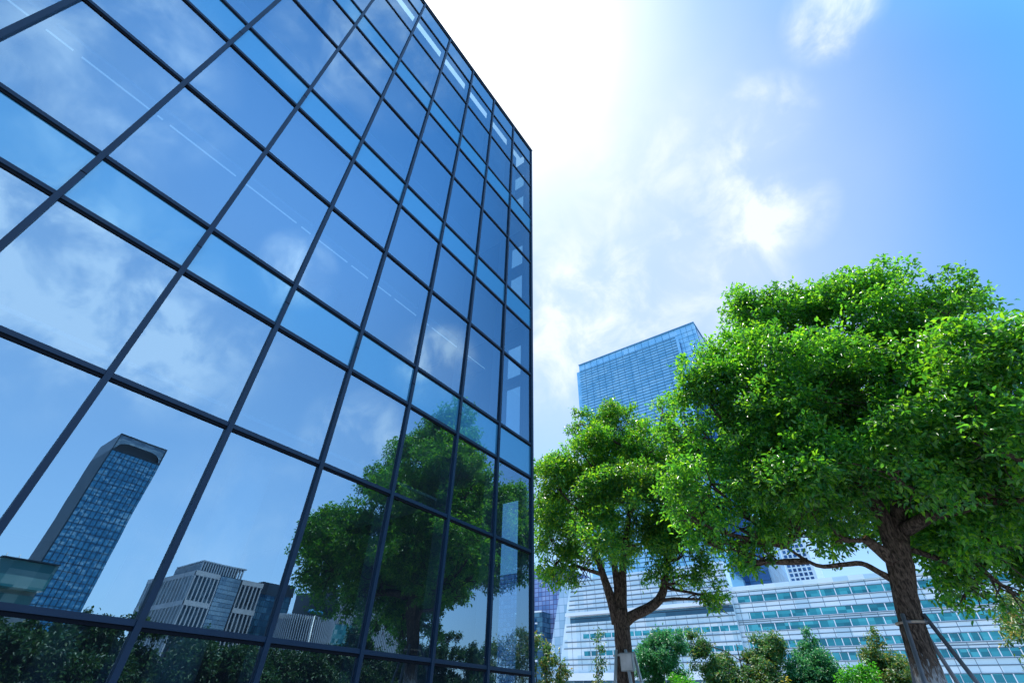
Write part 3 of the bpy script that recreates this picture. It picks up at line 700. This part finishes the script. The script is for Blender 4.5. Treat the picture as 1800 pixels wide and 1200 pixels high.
lobes = [(np.array(at(a, b, c)), r) for a, b, c, r in big]
crown('crown', lobes, 'camphor_leaf', BT, rs, dens=28, per=12, size=.088, spread=.11, gap=.04, centre=(.3, 9.7, 4.6))
m = MB()
F = lambda a, b, L: at(a, b, L)
trunk = [Vector((-.02, 9.56, -.1)), Vector((.02, 9.56, .6)), F(1627, 1170, 9.57), F(1603, 1095, 9.58), F(1590, 1040, 9.58), F(1582, 990, 9.58), F(1578, 950, 9.58)]
limb(m, trunk, [.23, .19, .17, .155, .155, .17, .14], 20, .05, rnd)
l1 = limb(m, [F(1582, 1000, 9.58), F(1560, 930, 9.55), F(1530, 870, 9.5), F(1480, 800, 9.5), F(1440, 740, 9.5)], [.15, .12, .10, .075, .05], 12, .04, rnd)
l2 = limb(m, [F(1580, 980, 9.6), F(1580, 900, 9.7), F(1570, 830, 9.9), F(1540, 740, 10.0), F(1530, 640, 10.1)], [.15, .115, .09, .065, .03], 12, .04, rnd)
l3 = limb(m, [F(1592, 930, 9.55), F(1640, 905, 9.3), F(1700, 890, 9.0), F(1750, 862, 8.9), F(1810, 825, 8.8)], [.11, .085, .07, .05, .03], 12, .04, rnd)
l4 = limb(m, [F(1745, 880, 8.92), F(1790, 880, 8.95), F(1830, 850, 9.0)], [.05, .04, .025], 8, .03, rnd)
l5 = limb(m, [F(1572, 1020, 9.6), F(1545, 1005, 9.5), F(1515, 990, 9.4), F(1480, 992, 9.3), F(1435, 993, 9.3), F(1380, 960, 9.2)], [.06, .045, .04, .035, .03, .018], 8, .03, rnd)
l6 = limb(m, [F(1580, 985, 9.45), F(1555, 965, 9.4), F(1525, 950, 9.3), F(1480, 945, 9.2), F(1440, 900, 9.1)], [.05, .04, .035, .03, .02], 8, .03, rnd)
l7 = limb(m, [F(1600, 965, 9.7), F(1640, 978, 9.8), F(1675, 988, 9.9), F(1700, 960, 10)], [.045, .04, .035, .02], 8, .03, rnd)
l8 = limb(m, [F(1530, 870, 9.5), F(1460, 840, 9.4), F(1400, 830, 9.3), F(1320, 800, 9.1)], [.07, .05, .04, .02], 8, .03, rnd)
limb(m, [F(1570, 985, 9.5), F(1545, 965, 9.42), F(1518, 945, 9.35)], [.11, .085, .06], 12, .04, rnd)
nodes = [l for q in (l1, l2, l3, l4, l5, l6, l7, l8) for l in q[len(q)//3:]]
for c, r in lobes:
    c = Vector(c); src = min(nodes, key=lambda p: (p-c).length+(0.6 if p.z > c.z else 0))
    p = wob(src, c, rnd, 6, .07); m.tube(p, radii([.045, .022], 7), 6)
    for _ in range(9):
        e = c+Vector([rnd.gauss(0, 1) for _ in range(3)]).normalized()*r*rnd.uniform(.7, .95)
        s0 = p[rnd.choice((3, 4, 5, 6))]; m.tube(wob(s0, e, rnd, 4, .08), radii([.016, .005], 5), 4, cap=False)
m.build('trunk', 'camphor_bark', BT)
m = MB(); e = F(1518, 945, 9.35); d = (F(1518, 945, 9.35)-F(1545, 965, 9.42)).normalized(); m.tube([e, e+d*.012], [.062, .06], 12); m.build('cut_stub', 'cut_wood', BT)

# middle camphor tree
MT = thing('camphor_tree', 'medium leafy tree with forked trunk and yellowish young tips, between glass corner and biggest tree', 'tree', (-5.55, 11.8, 0))
rs = np.random.RandomState(11)
mid = [(1085,750,13.2,.85),(1030,805,12.8,.95),(968,845,12.9,.72),(975,950,12.9,.85),(1150,790,13,.95),(1110,870,12,1.05),(1195,880,13,.95),(1200,975,12.6,.75),(1255,1045,12.6,.36),
       (1050,950,11.9,.8),(1140,950,13.6,.9),(1000,880,14,1.1),(1090,830,14.4,1.1),(1165,720,14.2,.5),(1235,1010,12.9,.4),(1020,745,13.4,.5),(960,1000,13.1,.45),(1215,800,13.6,.7),(1235,930,12.8,.65),(950,900,12.9,.5),(1165,1020,12.8,.45),(1020,1000,12.6,.5),(972,1000,12.9,.5),(1190,1025,12.8,.45),(1268,1062,12.7,.3)]
lobes = [(np.array(at(a, b, c)), r) for a, b, c, r in mid]
crown('crown', lobes, 'camphor_leaf_young', MT, rs, dens=32, per=11, size=.088, spread=.11, gap=.04, centre=(-5.1, 12, 5.4))
m = MB()
G_ = lambda a, b, L=13.05: at(a, b, L)
bp_ = G_(1100, 1195)
limb(m, [Vector((bp_.x-.02, bp_.y, -.1)), bp_, G_(1097, 1150), G_(1093, 1100), G_(1090, 1070)], [.24, .20, .19, .185, .175], 18, .05, rnd)
k1 = limb(m, [G_(1086, 1095), G_(1075, 1055), G_(1060, 1010), G_(1045, 965, 12.8), G_(1025, 900, 12.6)], [.15, .12, .09, .07, .03], 10, .04, rnd)
k2 = limb(m, [G_(1090, 1085), G_(1085, 1030), G_(1078, 960), G_(1078, 860, 13.2)], [.14, .09, .07, .03], 10, .04, rnd)
k3 = limb(m, [G_(1093, 1090), G_(1094, 1040), G_(1096, 980, 13.1), G_(1110, 880, 13.2), G_(1130, 800, 13.2)], [.14, .11, .09, .06, .03], 10, .04, rnd)
k4 = limb(m, [G_(1092, 1100), G_(1110, 1083), G_(1140, 1068), G_(1162, 1048), G_(1170, 1010), G_(1178, 960), G_(1190, 900)], [.13, .12, .11, .10, .085, .06, .03], 12, .04, rnd)
k5 = limb(m, [G_(1060, 1010), G_(1030, 1000), G_(1000, 985, 12.9), G_(970, 950, 12.8)], [.05, .04, .03, .015], 7, .03, rnd)
nodes = [l for q in (k1, k2, k3, k4, k5) for l in q[len(q)//3:]]
for c, r in lobes:
    c = Vector(c); src = min(nodes, key=lambda p: (p-c).length+(0.6 if p.z > c.z else 0))
    p = wob(src, c, rnd, 6, .07); m.tube(p, radii([.04, .02], 7), 6)
    for _ in range(8):
        e = c+Vector([rnd.gauss(0, 1) for _ in range(3)]).normalized()*r*rnd.uniform(.7, .95)
        s0 = p[rnd.choice((3, 4, 5, 6))]; m.tube(wob(s0, e, rnd, 4, .08), radii([.015, .005], 5), 4, cap=False)
m.build('trunk', 'camphor_bark_plain', MT)
bx = G_(1106, 1163, 12.75); bq = thing('junction_box', 'small grey metal box strapped to the trunk of the medium tree', 'box', tuple(bx))
m = MB(); m.box(bx.x-.17, bx.x+.13, bx.y-.10, bx.y+.0, bx.z-.17, bx.z+.17, 0); m.build('case', 'grey_box', bq)
m = MB(); m.box(bx.x-.15, bx.x+.11, bx.y-.112, bx.y-.101, bx.z-.15, bx.z+.15, 0); m.build('lid', 'stake_pale', bq)

def support(label, c, feet, zc, mat, r=.029, rt=.22):
    s = thing('tree_support', label, 'tree support', (c.x, c.y, 0), 'stakes propping up the street trees')
    tops = []
    for (fx, fy) in feet:
        d = Vector((fx-c.x, fy-c.y, 0)).normalized(); t_ = Vector((c.x, c.y, zc))+d*rt; tops.append(t_)
        m = MB(); b = Vector((fx, fy, -.05)); up = (t_-b).normalized()*.10
        m.tube([b, t_+up], [r, r], 10); m.build('stake', mat, s)
    m = MB(); n = len(tops)
    for i in range(n):
        a, b = tops[i], tops[(i+1) % n]; m.tube([a, b], [.022, .022], 8)
    m.build('cross_bar', mat, s)
    m = MB(); ring = [Vector((c.x+math.cos(t_)*(rt-.035), c.y+math.sin(t_)*(rt-.035), zc+.0)) for t_ in np.linspace(0, 2*math.pi, 19)]
    m.tube(ring, [.018]*19, 6, cap=False); m.build('strap', 'strap', s)
c = F(1603, 1095, 9.58)
def foot(px, py, L): v = at(px, py, L); return (v.x, v.y)
support('dark wooden stakes bracing the thick leaning trunk of the biggest tree', c, [foot(1600, 1200, 8.75), foot(1790, 1200, 9.3), foot(1720, 1200, 10.6), foot(1560, 1200, 10.9)], 2.03, 'stake')
c = G_(1097, 1152)
support('grey stakes bracing the medium tree with the grey box', c, [foot(1062, 1200, 12.5), foot(1118, 1200, 12.1), foot(1150, 1200, 13.4), foot(1085, 1200, 14.0)], c.z, 'stake_pale', .035, .27)

# small trees in front of the white block
def small_tree(name, label, px, top, L, width, mat, seed, form='round', dens=30, per=9, size=.11, bark='pale_bark', stems=1, bottom=.25, gap=.25, group=None, trunk_r=.05, extra=()):
    rs_ = np.random.RandomState(seed); rn = random.Random(seed)
    tp = at(px, top, L); bx_, by_ = tp.x, tp.y; h = tp.z
    t_ = thing(name, label, 'tree', (bx_, by_, 0), group); w_ = width/2; lob = []
    if form == 'round':
        for k in range(9):
            a = rn.uniform(0, 6.3); u_ = rn.uniform(.1, .62); zc = h*(bottom+.12)+(h*(.84-bottom))*rn.random()
            lob.append((np.array([bx_+math.cos(a)*w_*u_, by_+math.sin(a)*w_*u_, zc]), w_*rn.uniform(.42, .56)))
        lob.append((np.array([bx_, by_, h-w_*.4]), w_*.42))
    elif form == 'cone':
        for k in range(10):
            f_ = k/9; zc = h*(bottom+(.92-bottom)*f_); rr = w_*(1-.72*f_**1.4)
            for q in range(3 if f_ < .7 else 1):
                a = rn.uniform(0, 6.3); o_ = rr*.5*(1 if f_ < .7 else .2)
                lob.append((np.array([bx_+math.cos(a)*o_, by_+math.sin(a)*o_, zc]), max(.18, rr*.58)))
    elif form == 'vee':
        for sx_ in (-1, -.55, .2, .6, .95):
            top_h = h*(1.0 if sx_ == -1 else .93 if sx_ > .5 else .82)
            for f_ in np.linspace(0, 1, 5):
                zc = h*bottom+(top_h-h*bottom-w_*.25)*f_
                lob.append((np.array([bx_+sx_*w_*(.25+.55*f_), by_+rn.uniform(-.4, .4)*w_, zc]), w_*rn.uniform(.30, .40)*(1.1-.35*f_)))
    elif form == 'wisp':
        for s_ in range(stems):
            ox = (s_-(stems-1)/2)*w_*.9; hh = h*(1-.10*abs(s_-0)) if stems > 1 else h
            for f_ in np.linspace(0, 1, 7):
                lob.append((np.array([bx_+ox+rn.uniform(-.3, .3)*w_*.5, by_+rn.uniform(-.3, .3)*w_, h*bottom+(hh-h*bottom-.2)*f_]), w_*rn.uniform(.2, .34)))
    for (dx, dz, r_) in extra: lob.append((np.array([bx_+dx, by_, h+dz]), r_))
    crown('crown', lob, mat, t_, rs_, dens=dens*1.3, per=per+2, size=size, spread=size*1.35, gap=gap*.5, inner=.3, low=-.95, clump=24)
    m = MB()
    for s_ in range(max(1, stems)):
        ox = (s_-(stems-1)/2)*w_*.9 if stems > 1 else 0
        main = smooth_path(wob((bx_+ox*.6, by_, -.05), (bx_+ox, by_, h*.86), rn, 6, .02), 2); m.tube(main, radii([trunk_r, trunk_r*.3], len(main)), 8)
        for c_, r_ in lob:
            c_ = Vector(c_)
            if stems > 1 and abs(c_.x-(bx_+ox)) > w_*.6: continue
            src = min(main, key=lambda p: abs(p.z-(c_.z-.35*math.hypot(c_.x-p.x, c_.y-p.y)-.15)))
            p = wob(src, c_, rn, 5, .08); m.tube(p, radii([trunk_r*.42, trunk_r*.2], 6), 5, cap=False)
            for _ in range(4):
                e = c_+Vector([rn.gauss(0, 1) for _ in range(3)]).normalized()*r_*.85; m.tube(wob(p[rn.choice((2, 3, 4))], e, rn, 3, .1), radii([trunk_r*.18, trunk_r*.07], 4), 4, cap=False)
    m.build('trunk', bark, t_)
    return t_
GR = 'young trees planted in front of the white block'
small_tree('young_magnolia_tree', 'thin young tree with upright stems and yellow green leaves beside the glass corner', 960, 1112, 20, 1.25, 'magnolia_leaf', 21, 'wisp', 26, 8, .12, 'camphor_bark_plain', 3, .25, .15, GR, .035)
small_tree('bare_young_tree', 'nearly leafless slender young tree just left of the medium tree trunk', 1046, 1108, 20, 1.5, 'mixed_leaf', 22, 'wisp', 7, 3, .10, 'pale_bark', 1, .3, .3, GR, .03)
small_tree('round_young_tree', 'round dark green young tree with pale twisted branches right of the medium tree trunk', 1156, 1110, 22, 2.3, 'feathery_leaf', 23, 'round', 34, 9, .10, 'pale_bark', 1, .32, .25, GR, .05)
small_tree('vee_shaped_young_tree', 'spreading young tree with one long left branch and browning right side', 1288, 1104, 24, 3.6, 'mixed_leaf', 24, 'vee', 34, 9, .10, 'camphor_bark_plain', 1, .2, .25, GR, .05)
small_tree('conical_young_tree', 'dense dark green conical young tree centred before the white block', 1410, 1098, 24, 2.9, 'feathery_leaf', 25, 'cone', 34, 9, .10, 'camphor_bark_plain', 1, .15, .22, GR, .05)
small_tree('speckled_young_tree', 'young tree speckled with yellow and rust leaves left of the leaning trunk', 1522, 1098, 25, 3.0, 'magnolia_leaf', 26, 'cone', 32, 9, .10, 'camphor_bark_plain', 1, .12, .25, GR, .05)
small_tree('wispy_young_tree', 'wispy pale yellow green young tree cut by the right picture edge', 1822, 1075, 18, 2.6, 'magnolia_leaf', 27, 'round', 12, 6, .09, 'pale_bark', 1, .3, .3, GR, .04)

# shrubs along the bottom edge
def shrub(label, px, top, L, width, mat, seed, flowers=False, cat='shrub'):
    rs_ = np.random.RandomState(seed); rn = random.Random(seed); tp = at(px, top, L); h = tp.z
    t_ = thing('shrub', label, cat, (tp.x, tp.y, 0)); lob = []
    for k in range(8):
        a = rn.uniform(0, 6.3); u_ = rn.uniform(.0, .7); lob.append((np.array([tp.x+math.cos(a)*width/2*u_, tp.y+math.sin(a)*width/2*u_, h*rn.uniform(.35, .8)]), min(h*.25, width*.28)*rn.uniform(.8, 1.2)))
    tips = crown('foliage', lob, mat, t_, rs_, dens=34, per=9, size=.09, spread=.1, gap=.15, inner=.3)
    m = MB()
    for c_, r_ in lob: m.tube(wob((tp.x, tp.y, -.03), c_, rn, 4, .08), radii([.025, .01], 5), 5, cap=False)
    m.build('stem', 'camphor_bark_plain', t_)
    if flowers:
        crown('flower', [(l[0]+np.array([0, -.15, .1]), l[1]) for l in lob], 'yellow_flower', t_, rs_, dens=4, per=4, size=.08, spread=.06)
shrub('light green shrub at the bottom edge below the round young tree', 1200, 1184, 17, 1.7, 'bright_shrub_leaf', 41)
shrub('small green shrub at the foot of the bare young tree', 1060, 1182, 17, .9, 'mixed_leaf', 42)
shrub('yellow flowering shrub between the spreading and the conical young trees', 1352, 1186, 18, 1.3, 'mixed_leaf', 43, True)
shrub('vivid green shrub between the conical and the speckled young trees', 1493, 1170, 18, 1.7, 'bright_shrub_leaf', 44)
shrub('low yellow green shrub below the thin tree beside the glass corner', 975, 1186, 15, .9, 'magnolia_leaf', 45)

# row of trees across the plaza, mirrored along the bottom of the glass
rn = random.Random(9)
hl = [(0.10, .085), (.20, .088), (.30, .108), (.40, .098), (.50, .082), (.60, .088), (.70, .095), (.81, .162), (.93, .125), (1.06, .165), (1.2, .15), (0.0, .085), (-.12, .09), (-.25, .09), (-.4, .09)]
desc = ['dark green tree mirrored under the tall tower reflection', 'bushy tree mirrored right of the tall tower reflection', 'pointed tree mirrored below the gap beside the stone framed block', 'broad dark tree mirrored under the stone framed block',
        'low dark tree mirrored under the blue glass block', 'dark tree mirrored behind the blue headed lamp', 'dense tree mirrored under the round fin building', 'taller tree mirrored under the striped fin block',
        'rounded tree mirrored left of the biggest trunk', 'tall bushy tree mirrored right of the biggest trunk', 'tall tree mirrored near the glass corner', 'tree of the far hedge left of the mirrored tower',
        'tree of the far hedge beyond the left picture edge', 'second tree of the far hedge beyond the left picture edge', 'last tree of the far hedge behind the camera']
for k, ((a, h), ds_) in enumerate(zip(hl, desc)):
    XX = 29+rn.uniform(-3, 4); x, y = far(XX), a*XX; h_ = EYE+h*XX
    rs_ = np.random.RandomState(60+k); t_ = thing('hedge_tree', ds_, 'tree', (x, y, 0), 'row of trees across the plaza'); lob = []
    for q in range(15):
        lob.append((np.array([x+rn.uniform(-1, 1), y+rn.uniform(-1.9, 1.9), rn.uniform(.4, h_*.74)]), rn.uniform(.75, .95)))
    for q in range(5):
        lob.append((np.array([x+rn.uniform(-.6, .6), y+rn.uniform(-1.6, 1.6), h_-rn.uniform(.3, .7)]), rn.uniform(.28, .45)))
    crown('crown', lob, 'hedge_leaf', t_, rs_, dens=15, per=9, size=.2, spread=.22, gap=.0, inner=.3)
    m = MB(); m.tube([(x, y, -.05), (x+.05, y, h_*.5), (x, y, h_*.8)], [.12, .09, .04], 8); m.build('trunk', 'camphor_bark_plain', t_)
